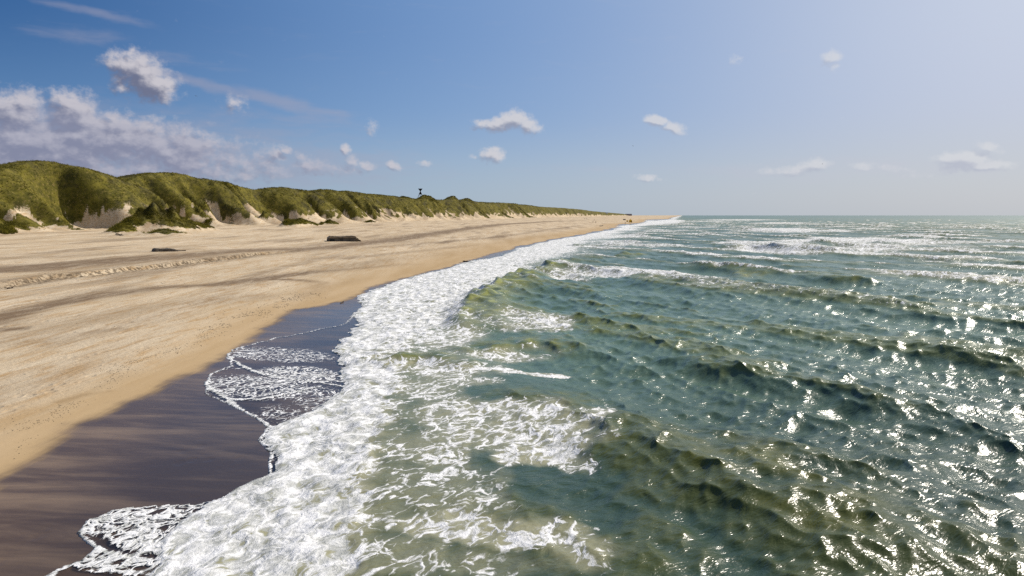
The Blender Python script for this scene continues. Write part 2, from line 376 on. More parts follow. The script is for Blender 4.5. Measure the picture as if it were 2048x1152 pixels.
# ------------------------------------------------------------------ water
def water_material():
    m, g = new_mat('sea_water'); geo = g.n('ShaderNodeTexCoord').outputs['Object']
    at = g.n('ShaderNodeVertexColor', layer_name='sea'); sep = g.n('ShaderNodeSeparateColor', {'Color': at.outputs['Color']})
    D, film, murk_glow = sep.outputs[0], sep.outputs[1], sep.outputs[2]; far = at.outputs['Alpha']
    flow = g.mapv(geo, (1, 1, 0), (0, 0, math.radians(25)), (0, 0, 0))
    flow = g.mapv(flow, (1, .62, 1))
    wv = g.n('ShaderNodeTexNoise', {'Vector': flow, 'Scale': .9, 'Detail': 3.0, 'Roughness': .6}).outputs['Color']
    warp = g.vm('ADD', flow, g.vm('MULTIPLY', g.vm('SUBTRACT', wv, (.5, .5, .5)), (1.5, 1.5, 0)))
    def lace(sc, w):
        v = g.n('ShaderNodeTexVoronoi', {'Vector': warp, 'Scale': sc}, feature='DISTANCE_TO_EDGE').outputs['Distance']
        return g.ss(v, w, 0.0)
    l1 = lace(1.5, .22); l2 = lace(4.0, .30)
    f1 = g.noise(warp, 1.0, 8.0, .62); f2 = g.noise(warp, 6.0, 5.0, .62)
    n = g.m('ADD', g.m('MULTIPLY', l1, .26), g.m('MULTIPLY', l2, .20))
    n = g.m('ADD', n, g.m('MULTIPLY', g.ss(f1, .28, .72), .40)); n = g.m('ADD', n, g.m('MULTIPLY', g.ss(f2, .28, .72), .30))
    nfm = g.m('ADD', g.m('MULTIPLY', lace(8.0, .34), .30), g.m('MULTIPLY', g.ss(f2, .28, .72), .42)); nfm = g.m('ADD', nfm, g.m('MULTIPLY', l2, .36))
    n = g.n('ShaderNodeMix', {0: g.ss(film, .3, .9), 2: n, 3: nfm}).outputs[0]
    thr = g.m('SUBTRACT', 1.10, g.m('MULTIPLY', D, 1.04))
    foam = g.ss(g.m('SUBTRACT', n, thr), -.08, .16)
    foam = g.m('MULTIPLY', foam, g.ss(D, .01, .08))
    # ripples
    rp = g.mapv(geo, (1, 1, 0), (0, 0, math.radians(-28)))
    rp = g.mapv(rp, (.55, 1.25, 1))
    h = g.m('MULTIPLY', g.noise(rp, 2.0, 4.0, .55, .5), .088)
    h = g.m('ADD', h, g.m('MULTIPLY', g.noise(rp, 7.0, 3.0, .5, .3), .024))
    ofar = g.m('SUBTRACT', 1.0, far)
    hb = g.m('MULTIPLY', g.noise(g.mapv(rp, (.35, .6, 1)), .35, 5.0, .6, .3), .9)
    h = g.m('MULTIPLY', h, g.m('SUBTRACT', 1.0, g.m('MULTIPLY', film, .93)))
    bw = g.n('ShaderNodeBump', {'Strength': 1.0, 'Distance': 1.0, 'Height': h}).outputs[0]
    mapf = g.mapv(rp, (.6, 1.0, 1))
    sl = g.n('ShaderNodeTexNoise', {'Vector': mapf, 'Scale': .9, 'Detail': 5.0, 'Roughness': .62}).outputs['Color']
    sl = g.vm('MULTIPLY', g.vm('SUBTRACT', sl, (.5, .5, .5)), (1.2, 1.2, 0))
    farn = g.vm('NORMALIZE', g.vm('ADD', g.n('ShaderNodeNewGeometry').outputs['Normal'], sl))
    bw = g.vm('NORMALIZE', g.vm('ADD', g.vm('MULTIPLY', bw, g.n('ShaderNodeCombineXYZ', {0: ofar, 1: ofar, 2: ofar}).outputs[0]), g.vm('MULTIPLY', farn, g.n('ShaderNodeCombineXYZ', {0: far, 1: far, 2: far}).outputs[0])))
    view_tone = g.ss(g.n('ShaderNodeSeparateXYZ', {0: geo}).outputs[1], 14.0, 50.0)  # near dark to far light: weaker reflection at steep view, painted into the body
    body = g.mix(view_tone, (.028, .054, .032), (.090, .155, .112))
    body = g.mix(g.ss(murk_glow, 0, .75), body, g.mix(view_tone, (.072, .080, .014), (.14, .155, .03))); body = g.mix(g.m('MULTIPLY', g.ss(murk_glow, .7, 1.0), view_tone), body, (.30, .31, .05))  # olive for sandy murk and, on crests, painted light shining through thin water
    body = g.mix(g.ss(D, .08, .6), body, (.29, .28, .17))
    rough = g.m('ADD', .24, g.m('MULTIPLY', far, .10))
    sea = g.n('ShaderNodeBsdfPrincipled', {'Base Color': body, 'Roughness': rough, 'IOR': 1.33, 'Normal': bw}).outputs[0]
    gl = g.n('ShaderNodeBsdfGlossy', {'Color': (1, 1, 1, 1), 'Roughness': .14, 'Normal': bw}).outputs[0]
    fr = g.m('MULTIPLY', g.n('ShaderNodeFresnel', {'IOR': 1.33}).outputs[0], .75)
    thin = g.n('ShaderNodeMixShader', {0: fr, 1: g.n('ShaderNodeBsdfTransparent', {'Color': (.96, .95, .93, 1)}).outputs[0], 2: gl}).outputs[0]
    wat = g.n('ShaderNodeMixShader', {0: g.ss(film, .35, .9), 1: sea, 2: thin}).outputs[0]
    fh = g.m('ADD', g.m('MULTIPLY', g.noise(flow, 5.0, 8.0, .7), .085), g.m('MULTIPLY', n, .05))
    fb = g.n('ShaderNodeBump', {'Strength': 1.0, 'Distance': 1.0, 'Height': fh}).outputs[0]
    fcol = g.mix(g.ss(g.m('ADD', g.m('MULTIPLY', n, .55), g.m('MULTIPLY', g.noise(flow, 2.2, 7.0, .7), .7)), .5, .88), (.40, .41, .385), (.84, .84, .84))
    fo = g.n('ShaderNodeBsdfPrincipled', {'Base Color': fcol, 'Roughness': .7, 'Specular IOR Level': .2, 'Normal': fb}).outputs[0]
    out_surf(g, g.n('ShaderNodeMixShader', {0: foam, 1: wat, 2: fo}).outputs[0]); return m

# breaking crests: polyline in the photograph (walking away from the camera keeps the sea on the right), height, width, foam
CRESTS = [
    ([(905,655),(925,640),(940,612),(962,588),(990,568),(1020,556),(1060,541),(1110,524),(1170,505)], .95, 2.0, .55, 1.0),
    ([(690,716),(760,722),(850,714),(900,722),(960,735)], .34, 1.2, .5, .7),
    ([(905,705),(960,700),(1020,690),(1080,685),(1180,712)], .34, 1.4, .35, .8),
    ([(1150,880),(1215,888),(1290,893),(1360,905),(1420,915),(1480,950),(1570,1000),(1650,1060),(1730,1120),(1800,1175)], .46, 2.6, .0, .9),
    ([(1290,1010),(1340,1000),(1400,985),(1450,1010),(1540,1070)], .12, 1.2, .0, .7),
    ([(1020,800),(1080,795),(1140,800),(1200,812)], .15, 1.2, .3, .7),
    ([(1230,510),(1255,506),(1290,508)], .8, 3.0, .15, 1.0),
    ([(1150,492),(1180,490),(1230,493),(1290,497)], .7, 3, .8, .3),
    ([(1455,497),(1480,491),(1530,494),(1600,500),(1700,505)], 1.1, 5.0, .9, .2),
    ([(1600,489),(1640,483),(1720,484),(1840,487)], 1.0, 5.0, .9, .1),
    ([(1400,536),(1440,530),(1470,540),(1500,552)], .55, 2.4, .1, .9),
    ([(1600,548),(1680,560),(1760,566)], .4, 2.4, .05, .7),
    ([(1340,742),(1420,744),(1480,740),(1560,752)], .18, 1.6, .0, .6),
    ([(1700,800),(1780,803),(1850,830)], .16, 1.6, .0, .6),
    ([(1640,905),(1740,895),(1830,905),(1900,930)], .2, 1.6, .0, .3),
]
# loose foam patches: px, py, half width, half height, strength, tilt
PATCH = [
    (870,1010,150,90,.42,0),(960,1075,180,34,.66,8),(1120,1100,130,40,.50,12),(830,1120,170,50,.42,0),(1000,1140,160,30,.35,0),
    (1040,860,170,46,.55,-3),(1110,905,110,20,.78,-6),(1180,860,70,30,.62,-25),(900,830,110,30,.52,0),(850,900,100,40,.50,0),(820,960,90,40,.42,0),
    (1150,930,45,18,.45,20),(980,820,90,14,.62,0),(940,765,60,10,.5,0),
    (1030,650,120,16,.60,2),(900,680,70,22,.62,-8),(980,712,90,10,.55,0),(880,740,110,24,.55,0),(1020,742,120,4,.75,2),(840,780,70,30,.5,0),
    (1120,548,60,6,.7,8),(1250,548,150,6,.82,1),(1330,546,70,5,.72,0),(1370,552,60,3,.6,0),(1110,500,60,8,.8,-6),(1180,492,50,5,.7,0),(1290,492,90,4,.6,0),
    (1240,484,60,4,.6,0),(1560,493,110,7,.85,2),(1520,497,60,5,.8,0),(1720,483,130,6,.85,0),(1700,497,170,6,.62,0),(1860,500,120,6,.5,0),(1560,461,70,3.5,.85,0),
    (1640,463,60,2.2,.7,0),(1570,447,60,2,.6,0),(1760,488,140,5,.62,0),(1960,485,90,3,.5,0),(1480,440,80,1.4,.6,0),(1330,462,40,2.5,.5,0),(1230,474,60,4,.7,0),
    (1390,455,50,1.5,.5,0),(1900,520,100,6,.35,0),(1420,443,40,1.5,.5,0),
]
# thin foam lines left on the wet sand
LINES = [([(455,712),(462,722),(490,738),(530,750),(600,758),(690,766)], .10, .95),
         ([(540,741),(600,745),(690,757)], .25, .62),
         ([(410,768),(418,780),(440,792),(470,800),(520,798),(580,783),(640,768)], .14, .9),
         ([(410,766),(425,750),(455,742),(500,738)], .07, .8),
         ([(455,802),(485,822),(520,838),(545,850),(575,848)], .16, .82),
         ([(480,700),(540,712),(600,706),(680,712)], .2, .42),
         ([(170,1045),(235,1017),(330,1004),(400,1004)], .07, .95),
         ([(160,1060),(165,1080),(195,1100),(260,1105),(330,1085)], .14, .92),
         ([(95,1152),(130,1130),(190,1110),(300,1112)], .08, .9),
         ([(440,885),(500,902),(545,915)], .05, .5),
         ([(420,992),(480,965),(540,938)], .05, .6)]
def build_water():
    r = [6.0]
    while r[-1] < 32000:
        k = .0042 if r[-1] < 90 else (.006 if r[-1] < 700 else (.012 if r[-1] < 6000 else .03))
        r.append(r[-1] * (1 + k))
    r = np.array(r); a = polar_axis(-36.5, 37.5, .0019, -100, 100, .02)
    Rr, A = np.meshgrid(r, a, indexing='ij'); X = Rr * np.sin(A); Y = Rr * np.cos(A)
    yy = np.maximum(Y, 4.0); R = Rr
    big = 1.3 * gnoise(Y / 15, 4.4, 207) * np.clip(R / 150, 0, 4)
    jit = .30 * gnoise(Y / 1.6, 2.2, 201) + .16 * gnoise(Y / .55, X / 2, 202) + .07 * gnoise(Y / .2, X / .5, 203)
    jit = jit * np.clip(R / 30, .6, 3) + big
    sF = X - film_e(yy) - jit * .5; sL = X - foam_l(yy) - jit; sR = X - foam_r(yy) - 2.2 * jit
    # keep only the part that can be sea: cut columns later by sinking them
    scale = np.clip(yy / 40, .35, 4)
    # open sea spectrum
    main = math.atan2(-.52, -.85)
    dg = np.where(R < 90, .0042 * R, np.where(R < 700, .006 * R, .012 * R))
    Z = np.zeros_like(X); DX = np.zeros_like(X); DY = np.zeros_like(X)
    shoal = sstep(-1.0, 16.0, X - foam_l(yy) - 2 * scale)
    rr = np.random.default_rng(5)
    lams = np.exp(np.linspace(math.log(.38), math.log(30), 120))
    offshore = sstep(20, 220, X - foam_l(yy))
    for lam in lams:
        k = 2 * math.pi / lam
        spread = .9 if lam < 3 else (.55 if lam < 8 else .26)
        th = main + rr.normal() * spread
        ka = .034 * (1.5 if lam < 2.5 else (1.15 if lam < 6 else (.9 if lam < 14 else .6))) * rr.uniform(.7, 1.3)
        amp = ka / k
        dge = np.maximum(abs(math.sin(th)) * dg[:, :1], .0021 * R[:, :1])
        lod = np.clip((lam - 2.6 * dge) / (1.6 * dge + 1e-6), 0, 1); ph0 = rr.uniform(0, 6.28)
        nrow = int((lod[:, 0] > 0).sum())
        if nrow == 0: continue
        w_ = slice(0, nrow)
        am = amp * lod[w_] * (1 + (.5 * offshore[w_] if lam > 7 else 0)) * (shoal[w_] if lam > 1.5 else (.35 + .65 * shoal[w_]))
        ph = (k * (X[w_] * math.cos(th) + Y[w_] * math.sin(th)) + ph0).astype(np.float32)
        s, c = np.sin(ph), np.cos(ph)
        Z[w_] += am * c; DX[w_] -= am * s * math.cos(th); DY[w_] -= am * s * math.sin(th)
    crest = sstep(.10, .55, Z / (.45 + .2 * offshore))
    D = np.zeros_like(X); murk_glow = .42 * crest; Zc = np.zeros_like(X)  # crest share is the painted translucent glow; sandy murk is added below
    X2 = X + .95 * DX; Y2 = Y + .95 * DY
    # painted crests
    keepc = np.zeros_like(X)
    for pts, hgt, wid, fo, mk in CRESTS:
        P = [on_plane(px, py, hgt * .5) for px, py in pts]
        xs = [p[0] for p in P]; ys = [p[1] for p in P]; pad = wid * 6
        m = (X > min(xs) - pad) & (X < max(xs) + pad) & (Y > min(ys) - pad) & (Y < max(ys) + pad)
        if not m.any(): continue
        if P[0][1] > P[-1][1]: P = P[::-1]
        x, y = X[m], Y[m]
        x = x + .22 * wid * gnoise(x / (2.2 * wid), y / (2.2 * wid), 211); 
        d, sg, par = polydist(x, y, P); d = d * sg
        env = sstep(0, .16, par) * sstep(1, .84, par) * (.75 + .5 * gnoise(y / (1.6 * wid), x / wid, 212))
        g_ = np.where(d < 0, np.exp(-(d / (wid * .6)) ** 2), np.exp(-(d / (wid * 1.5)) ** 2)) * env
        trough = np.exp(-((d + wid * 1.25) / (wid * .8)) ** 2) * env
        Zc[m] += hgt * g_ - .14 * hgt * trough
        X2[m] -= .35 * hgt * g_ ** 2
        murk_glow[m] = np.maximum(murk_glow[m], mk * np.clip(g_ * 1.35, 0, 1) * (.55 + .6 * gnoise(x / wid * 2, y / wid * 2, 214)))
        if fo > 0:
            fband = np.where(d < 0, np.exp(-((d + wid * .55) / (wid * .75)) ** 2), np.exp(-((d + wid * .1) / (wid * .55)) ** 2)) * env
            D[m] = np.maximum(D[m], fo * fband)
        keepc[m] = np.maximum(keepc[m], sstep(-.55 * wid, 0, d) * env * np.exp(-(np.maximum(d, 0) / (wid * 2)) ** 2) * (1 - fo * .3))
    # foam patches, measured on the flat water
    depth = Y * CP + CAMH * SP; PX = 1024 + FPX * X / np.maximum(depth, 1); PY = 576 - FPX * (Y * SP - CAMH * CP) / np.maximum(depth, 1)
    PX = np.where(Y > 3, PX, -9999)
    wob = fbm(X / (2.2 * np.clip(R / 40, .5, 5)), Y / (3 * np.clip(R / 40, .5, 5)), 4, 221)
    for px, py, hw, hh, s, tilt in PATCH:
        ct, st_ = math.cos(math.radians(tilt)), math.sin(math.radians(tilt))
        dx = (PX - px); dy = (PY - py); a_ = (dx * ct + dy * st_) / hw; b_ = (-dx * st_ + dy * ct) / hh
        e = a_ * a_ + b_ * b_
        m = e < 6
        v = (s * .86) * sstep(2.4, .1, e[m] + 1.5 * wob[m])
        D[m] = np.maximum(D[m], v)
    # surf zone
    wob2 = fbm(X / 1.8, Y / 2.6, 4, 222)
    wid = np.maximum(foam_r(yy) - foam_l(yy), .5)
    band = sstep(-.02, .25, sL / np.clip(scale * .6, .2, 2)) * sstep(.9, -.35, sR / scale + 1.3 * wob2)
    D = np.maximum(D, band * np.clip(.79 + .22 * wob2 + .22 * fbm(X / .7, Y / 1.1, 3, 243) + .28 * fbm(X / 1.0, Y / 4.5, 3, 246) + .15 * np.exp(-np.maximum(sL, 0) / .8), 0, 1))
    fade = sstep(-.3, .6, sL / scale) * np.exp(-np.maximum(sR, 0) / (2.4 * scale)) * (.52 + .35 * wob2)
    D = np.maximum(D, fade); D = D * (1 - .75 * np.clip(keepc, 0, 1))
    # film on the sand with lacy foam
    lobe = sstep(0, .05, sF) * sstep(.6, -.1, sL)
    inf = np.zeros_like(D)
    nearm = (R < 75) & (sF > -.6) & (sL < 1.2)
    x, y = X[nearm], Y[nearm]; acc = np.zeros_like(x)
    edge = np.exp(-((sF[nearm] - .0) / .13) ** 2)
    acc = np.maximum(acc, .62 * edge)
    for pts, w, s in LINES:
        P = [on_plane(px, py, .12) for px, py in pts]
        xx = x + .10 * gnoise(x / .5, y / .5, 231); y2 = y + .12 * gnoise(x / .5, y / .5, 232)
        dd, _, par = polydist(xx, y2, P); acc = np.maximum(acc, s * np.exp(-(dd / w) ** 2))
    pxn, pyn = PX[nearm], PY[nearm]
    def blob(px, py, hw, hh, s):
        e = ((pxn - px) / hw) ** 2 + ((pyn - py) / hh) ** 2
        return s * sstep(1.4, .4, e)
    for b in ((250,1050,110,38,.60),(330,1090,110,24,.72),(300,1135,170,20,.60),(360,1030,60,24,.5),(520,780,120,26,.42),(600,752,90,18,.46),(640,800,60,30,.35),(560,715,120,16,.34),
              (500,900,70,70,.22),(470,870,60,30,.22),(560,830,50,20,.3)):
        acc = np.maximum(acc, blob(*b))
    inf[nearm] = acc
    D = np.where(sL < .2, np.maximum(D, inf), D)
    zs = height(X, yy, False) if False else base_beach(X, yy)[0]
    lumps2 = band * (.10 * gnoise(X / 1.1, Y / 1.5, 244) + .07 * gnoise(X / .5, Y / .6, 245)) * np.clip(sL, 0, 1)
    lump = .5 + .5 * fbm(X / .45, Y / .45, 3, 241)
    bore = .10 * sstep(0, .5, sL / scale) * np.minimum(1, scale)
    thick = D * .045 * lump * np.clip(2 - R / 60, .3, 1)
    zw = Z * (.25 + .75 * shoal) + D * (.05 * fbm(X / .8, Y / .8, 3, 242))
    film = sstep(.35, -.05, sL)
    zfilm = zs + .012 + thick + bore
    zz = np.where(sL < 0, zfilm, np.maximum(zw * sstep(0, 4, sL) + Zc * sstep(0, 1.5, sL) + bore, zfilm))
    zz = zz + np.maximum(lumps2, -.06)
    zz = np.where(sF > -.06, zz, zs - np.clip((-sF - .06) * 1.5, 0, .35) - .02)
    mvm = sstep(0, 6, sL)
    XX = X + (X2 - X) * mvm; YY = Y + (Y2 - Y) * mvm
    D = np.where(sF < -.35, 0, D)
    # whitecaps on the open water
    cap = sstep(.62, 1.0, Z / (.42 + .28 * offshore) + .5 * (fbm(X / 6, Y / 6, 3, 251))) * .55 * sstep(30, 120, R)
    D = np.maximum(D, cap)
    near_sand = np.exp(-np.maximum(sR, 0) / (7 * scale)) * .42 * sstep(0, 1, sL)
    murk_glow = np.clip(murk_glow + near_sand * (.8 + .6 * wob), 0, 1)
    far = sstep(40, 700, R) * .92
    arr = np.stack([np.clip(D, 0, 1), film, murk_glow, far], -1)
    # drop the part of the sheet that lies under the beach
    keep = (X > film_e(yy) - 6 * np.maximum(1, scale)) & (Y > -40)
    o = grid_mesh('sea', XX, YY, zz, {'sea': arr}, water_material())
    import bmesh
    me = o.data; nr, na = X.shape
    kf = keep.reshape(-1)
    fi = np.empty(len(me.polygons) * 4, np.int32); me.loops.foreach_get('vertex_index', fi); fi = fi.reshape(-1, 4)
    good = kf[fi].any(axis=1); used = np.zeros(nr * na, bool); used[fi[good].reshape(-1)] = True
    remap = np.cumsum(used) - 1
    co = np.stack([XX, YY, zz], -1).reshape(-1, 3)[used].astype(np.float32); ar = arr.reshape(-1, 4)[used].astype(np.float32); f = remap[fi[good]].astype(np.int32)
    m2 = bpy.data.meshes.new('sea'); m2.vertices.add(len(co)); m2.vertices.foreach_set('co', co.reshape(-1))
    m2.loops.add(f.size); m2.loops.foreach_set('vertex_index', f.reshape(-1)); m2.polygons.add(len(f))
    m2.polygons.foreach_set('loop_start', (np.arange(len(f)) * 4).astype(np.int32)); m2.polygons.foreach_set('use_smooth', np.ones(len(f), bool))
    m2.update(calc_edges=True); at = m2.attributes.new('sea', 'FLOAT_COLOR', 'POINT'); at.data.foreach_set('color', ar.reshape(-1))
    m2.materials.append(me.materials[0]); o.data = m2; bpy.data.meshes.remove(me)
    tag(o, kind='structure'); return o

# ------------------------------------------------------------------ sky
CLOUDS = [ # px, py, rx, ry, tilt, weight
    (262,112,11,26,0,.8),(280,150,55,42,10,1.1),(306,170,48,32,0,1.0),(240,162,26,28,0,.8),
    (35,225,60,42,0,1.0),(148,232,42,44,0,1.15),(150,270,60,34,0,1.1),(80,290,170,46,0,1.15),(240,280,125,50,0,1.1),(340,305,125,54,0,.98),
    (60,330,160,34,0,1.0),(150,352,200,30,0,.95),(330,345,130,28,0,.85),(440,345,100,26,0,.75),(225,232,24,14,0,.8),(305,233,18,8,0,.6),(430,300,100,50,0,.62),(520,325,110,46,0,.6),(396,264,15,11,0,.72),(412,282,19,10,0,.75),
    (470,205,34,26,0,.55),(742,255,20,26,0,.6),(690,298,12,12,30,.9),(705,325,18,14,20,.7),(560,310,26,14,30,.7),(600,312,22,12,20,.7),(640,340,90,24,0,.55),(738,330,22,11,0,.9),(788,333,20,11,20,.95),
    (470,330,70,24,0,.7),(540,345,90,20,0,.65),(620,335,50,22,0,.65),(690,340,60,16,0,.6),(575,300,14,10,30,.85),(500,300,20,10,0,.6),(848,325,18,9,0,.75),(990,248,45,16,0,1.0),(1030,240,35,18,0,1.05),(1060,252,34,15,10,1.0),(985,309,27,17,10,1.05),(945,312,18,8,0,.55),
    (1315,243,28,11,12,1.05),(1345,254,28,14,10,1.05),(1662,118,22,16,0,.85),(1668,135,14,11,0,.7),(1470,115,18,12,0,.45),
    (1930,322,42,19,0,1.1),(1965,332,46,13,0,1.0),(1912,338,26,12,0,.9),(1975,293,28,11,20,.75),(1630,332,42,14,-8,.85),(1590,342,60,12,0,.75),(1540,340,34,10,0,.6),
    (1725,331,34,9,10,.65),(1790,336,50,10,12,.6),(1850,350,70,9,0,.5),(1300,356,38,9,6,.8),(1385,352,24,6,15,.55),(1510,328,24,7,0,.4),
]
STREAKS = [(200,320,420,90,0,.75),(600,335,260,52,0,.6),(1700,340,420,26,0,.35),(190,26,110,9,7,.5),(170,72,85,13,0,.5),(420,172,90,11,14,.62),(560,205,110,16,12,.6),(640,222,60,9,6,.5),(600,240,160,16,3,.4),(330,112,110,14,6,.33),(1180,338,200,10,1,.28)]
def build_world():
    w = bpy.data.worlds.new('World'); scene.world = w; w.use_nodes = True; nt = w.node_tree; nt.nodes.clear(); g = NG(nt)
    sky = g.n('ShaderNodeTexSky', sky_type='NISHITA', sun_disc=False, sun_elevation=SUN_EL, sun_rotation=SUN_AZ, altitude=0.0, air_density=1.0, dust_density=1.6, ozone_density=2.5)
    gen = g.n('ShaderNodeTexCoord').outputs['Generated']
    s = g.n('ShaderNodeSeparateXYZ', {0: gen}); x, y, z = s.outputs
    az = g.m('ARCTAN2', x, y); el = g.m('ARCSINE', z)
    P0 = g.n('ShaderNodeCombineXYZ', {0: az, 1: el, 2: 0.0}).outputs[0]
    skyc = sky.outputs[0]
    lr = g.ss(az, -.75, .70); lr2 = g.m('POWER', lr, 1.15)
    top = g.mix(lr2, (.15, .95, 2.9), (5.6, 6.1, 7.3)); top = g.mix(g.m('MULTIPLY', g.m('MULTIPLY', lr, g.m('SUBTRACT', 1.0, lr)), 1.5), top, (.6, 3.0, 7.2))
    mid = g.mix(lr2, (1.0, 2.3, 4.6), (5.0, 5.4, 6.7)); mid = g.mix(g.m('MULTIPLY', g.m('MULTIPLY', lr, g.m('SUBTRACT', 1.0, lr)), 1.3), mid, (1.6, 4.0, 7.4))
    hor = g.mix(lr2, (3.0, 4.4, 5.8), (5.1, 5.5, 6.1))
    aer = g.mix(g.ss(el, 0.0, .16), hor, mid); aer = g.mix(g.ss(el, .06, .27), aer, top)
    skyc = g.mix(g.ss(el, .40, .85, .88, .0), skyc, aer)
    def ae(px, py):
        d = ray(px, py); return math.atan2(d[0], d[1]), math.asin(d[2] / np.linalg.norm(d))
    wn = g.n('ShaderNodeTexNoise', {'Vector': P0, 'Scale': 26.0, 'Detail': 3.0, 'Roughness': .55}).outputs['Color']
    def field(P, lst):
        acc = None
        for (px, py, rx, ry, tilt, wt) in lst:
            a, e = ae(px, py); rx /= FPX; ry /= FPX; c, sn = math.cos(math.radians(-tilt)), math.sin(math.radians(-tilt))
            dv = g.vm('SUBTRACT', P, (a, e, 0))
            if tilt:
                u = g.vm('DOT_PRODUCT', dv, (c / rx, sn / rx, 0), 1); v = g.vm('DOT_PRODUCT', dv, (-sn / ry, c / ry, 0), 1)
                dv = g.n('ShaderNodeCombineXYZ', {0: u, 1: v}).outputs[0]
            else: dv = g.vm('MULTIPLY', dv, (1 / rx, 1 / ry, 0))
            L = g.vm('LENGTH', dv, None, 1)
            val = g.m('MULTIPLY', g.ss(L, 1.75, .0), wt)
            acc = val if acc is None else g.m('SMOOTH_MAX', acc, val, .12)
        return acc
    def dens(off):
        P = g.vm('ADD', P0, (off[0], off[1], 0)) if off else P0
        Pw = g.vm('ADD', P, g.vm('MULTIPLY', g.vm('SUBTRACT', wn, (.5, .5, .5)), (.018, .012, 0)))
        f = field(Pw, CLOUDS)
        n = g.noise(g.mapv(P, (1, 1.35, 1)), 38.0, 8.0, .56, .15)
        return g.m('ADD', f, g.m('MULTIPLY', g.m('SUBTRACT', n, .5), 1.05))
    hf = g.m('MULTIPLY', g.m('SUBTRACT', g.noise(P0, 120.0, 5.0, .6), .5), .7)
    d0 = dens(None); d1 = dens((.006, .008))
    alpha = g.ss(g.m('ADD', d0, hf), .30, .92)
    lit = g.ss(g.m('ADD', g.m('SUBTRACT', d0, d1), g.m('MULTIPLY', g.m('SUBTRACT', 1.0, d0), .22)), -.16, .30)
    # colour: lavender shade, cream light; a little brighter toward the sun side
    toward = g.ss(az, -.62, .6)
    shade = g.mix(toward, (1.45, 1.65, 2.6), (4.3, 4.6, 5.6))
    light = g.mix(toward, (5.6, 5.4, 5.9), (6.8, 6.9, 7.2))
    cc = g.mix(lit, shade, light)
    amax = g.ss(az, -.3, .6, 1.0, .70)
    c1 = g.mix(g.m('MULTIPLY', alpha, amax), skyc, cc)
    Pst = g.vm('ADD', P0, g.vm('MULTIPLY', g.vm('SUBTRACT', wn, (.5, .5, .5)), (.03, .012, 0)))
    st = field(Pst, STREAKS)
    sn = g.noise(g.mapv(P0, (1, 5, 1), (0, 0, .16)), 13.0, 6.0, .6, .4)
    sa = g.m('MULTIPLY', g.ss(g.m('ADD', st, g.m('MULTIPLY', g.m('SUBTRACT', sn, .5), .8)), .1, .7), .55)
    c1 = g.mix(sa, c1, g.mix(toward, (3.0, 3.2, 4.4), (5.5, 5.6, 6.4)))
    bg = g.n('ShaderNodeBackground', {'Color': c1, 'Strength': .10})
    bg0 = g.n('ShaderNodeBackground', {'Color': skyc, 'Strength': .10})
    inb = g.m('MULTIPLY', g.m('LESS_THAN', g.m('ABSOLUTE', az), .85), g.m('MULTIPLY', g.m('GREATER_THAN', el, 0.0), g.m('LESS_THAN', el, .5)))
    bg = g.n('ShaderNodeMixShader', {0: inb, 1: bg0.outputs[0], 2: bg.outputs[0]})
    g.n('ShaderNodeOutputWorld', {0: bg.outputs[0]})
    w.cycles.sampling_method = 'MANUAL'; w.cycles.sample_map_resolution = 512

def build_light():
    l = bpy.data.lights.new('sun', 'SUN'); l.energy = 5.0; l.angle = math.radians(.5); l.color = (1, .93, .82)
    o = bpy.data.objects.new('sun', l); COL.objects.link(o)
    d = Vector((math.sin(SUN_AZ) * math.cos(SUN_EL), math.cos(SUN_AZ) * math.cos(SUN_EL), math.sin(SUN_EL)))
    o.rotation_euler = d.to_track_quat('Z', 'Y').to_euler(); o.location = d * 100
def build_camera():
    c = bpy.data.cameras.new('camera'); c.sensor_width = 36; c.lens = 36 * FPX / 2048; c.clip_end = 60000; c.clip_start = .1
    o = bpy.data.objects.new('camera', c); COL.objects.link(o); o.location = (0, 0, CAMH); o.rotation_euler = (math.radians(90) - PITCH, 0, 0)
    scene.camera = o

build_world(); build_light(); build_camera()
build_terrain(); build_water()


# ------------------------------------------------------------------ marram grass
def grass_mat():
    m, g = new_mat('marram_grass'); tc = g.n('ShaderNodeTexCoord').outputs['Object']
    n = g.noise(tc, .22, 4.0, .6); n2 = g.noise(tc, 3.0, 2.0, .6)
    c = g.mix(g.ss(n, .35, .68), (.064, .062, .009), (.20, .172, .024)); c = g.mix(g.ss(n2, .55, .75), c, (.34, .27, .09)); c = g.mix(g.m('MULTIPLY', g.ss(g.noise(tc, .085, 5.0, .65), .52, .66), .7), c, (.05, .045, .018))
    d = g.n('ShaderNodeBsdfDiffuse', {'Color': c}).outputs[0]; t = g.n('ShaderNodeBsdfTranslucent', {'Color': c}).outputs[0]
    out_surf(g, g.n('ShaderNodeMixShader', {0: .35, 1: d, 2: t}).outputs[0]); return m
GM = grass_mat()
def tri_mesh(name, co, mat):
    me = bpy.data.meshes.new(name); n = len(co) // 3
    me.vertices.add(len(co)); me.vertices.foreach_set('co', co.astype(np.float32).reshape(-1))
    me.loops.add(len(co)); me.loops.foreach_set('vertex_index', np.arange(len(co), dtype=np.int32))
    me.polygons.add(n); me.polygons.foreach_set('loop_start', (np.arange(n) * 3).astype(np.int32)); me.update(calc_edges=True)
    me.materials.append(mat); return me
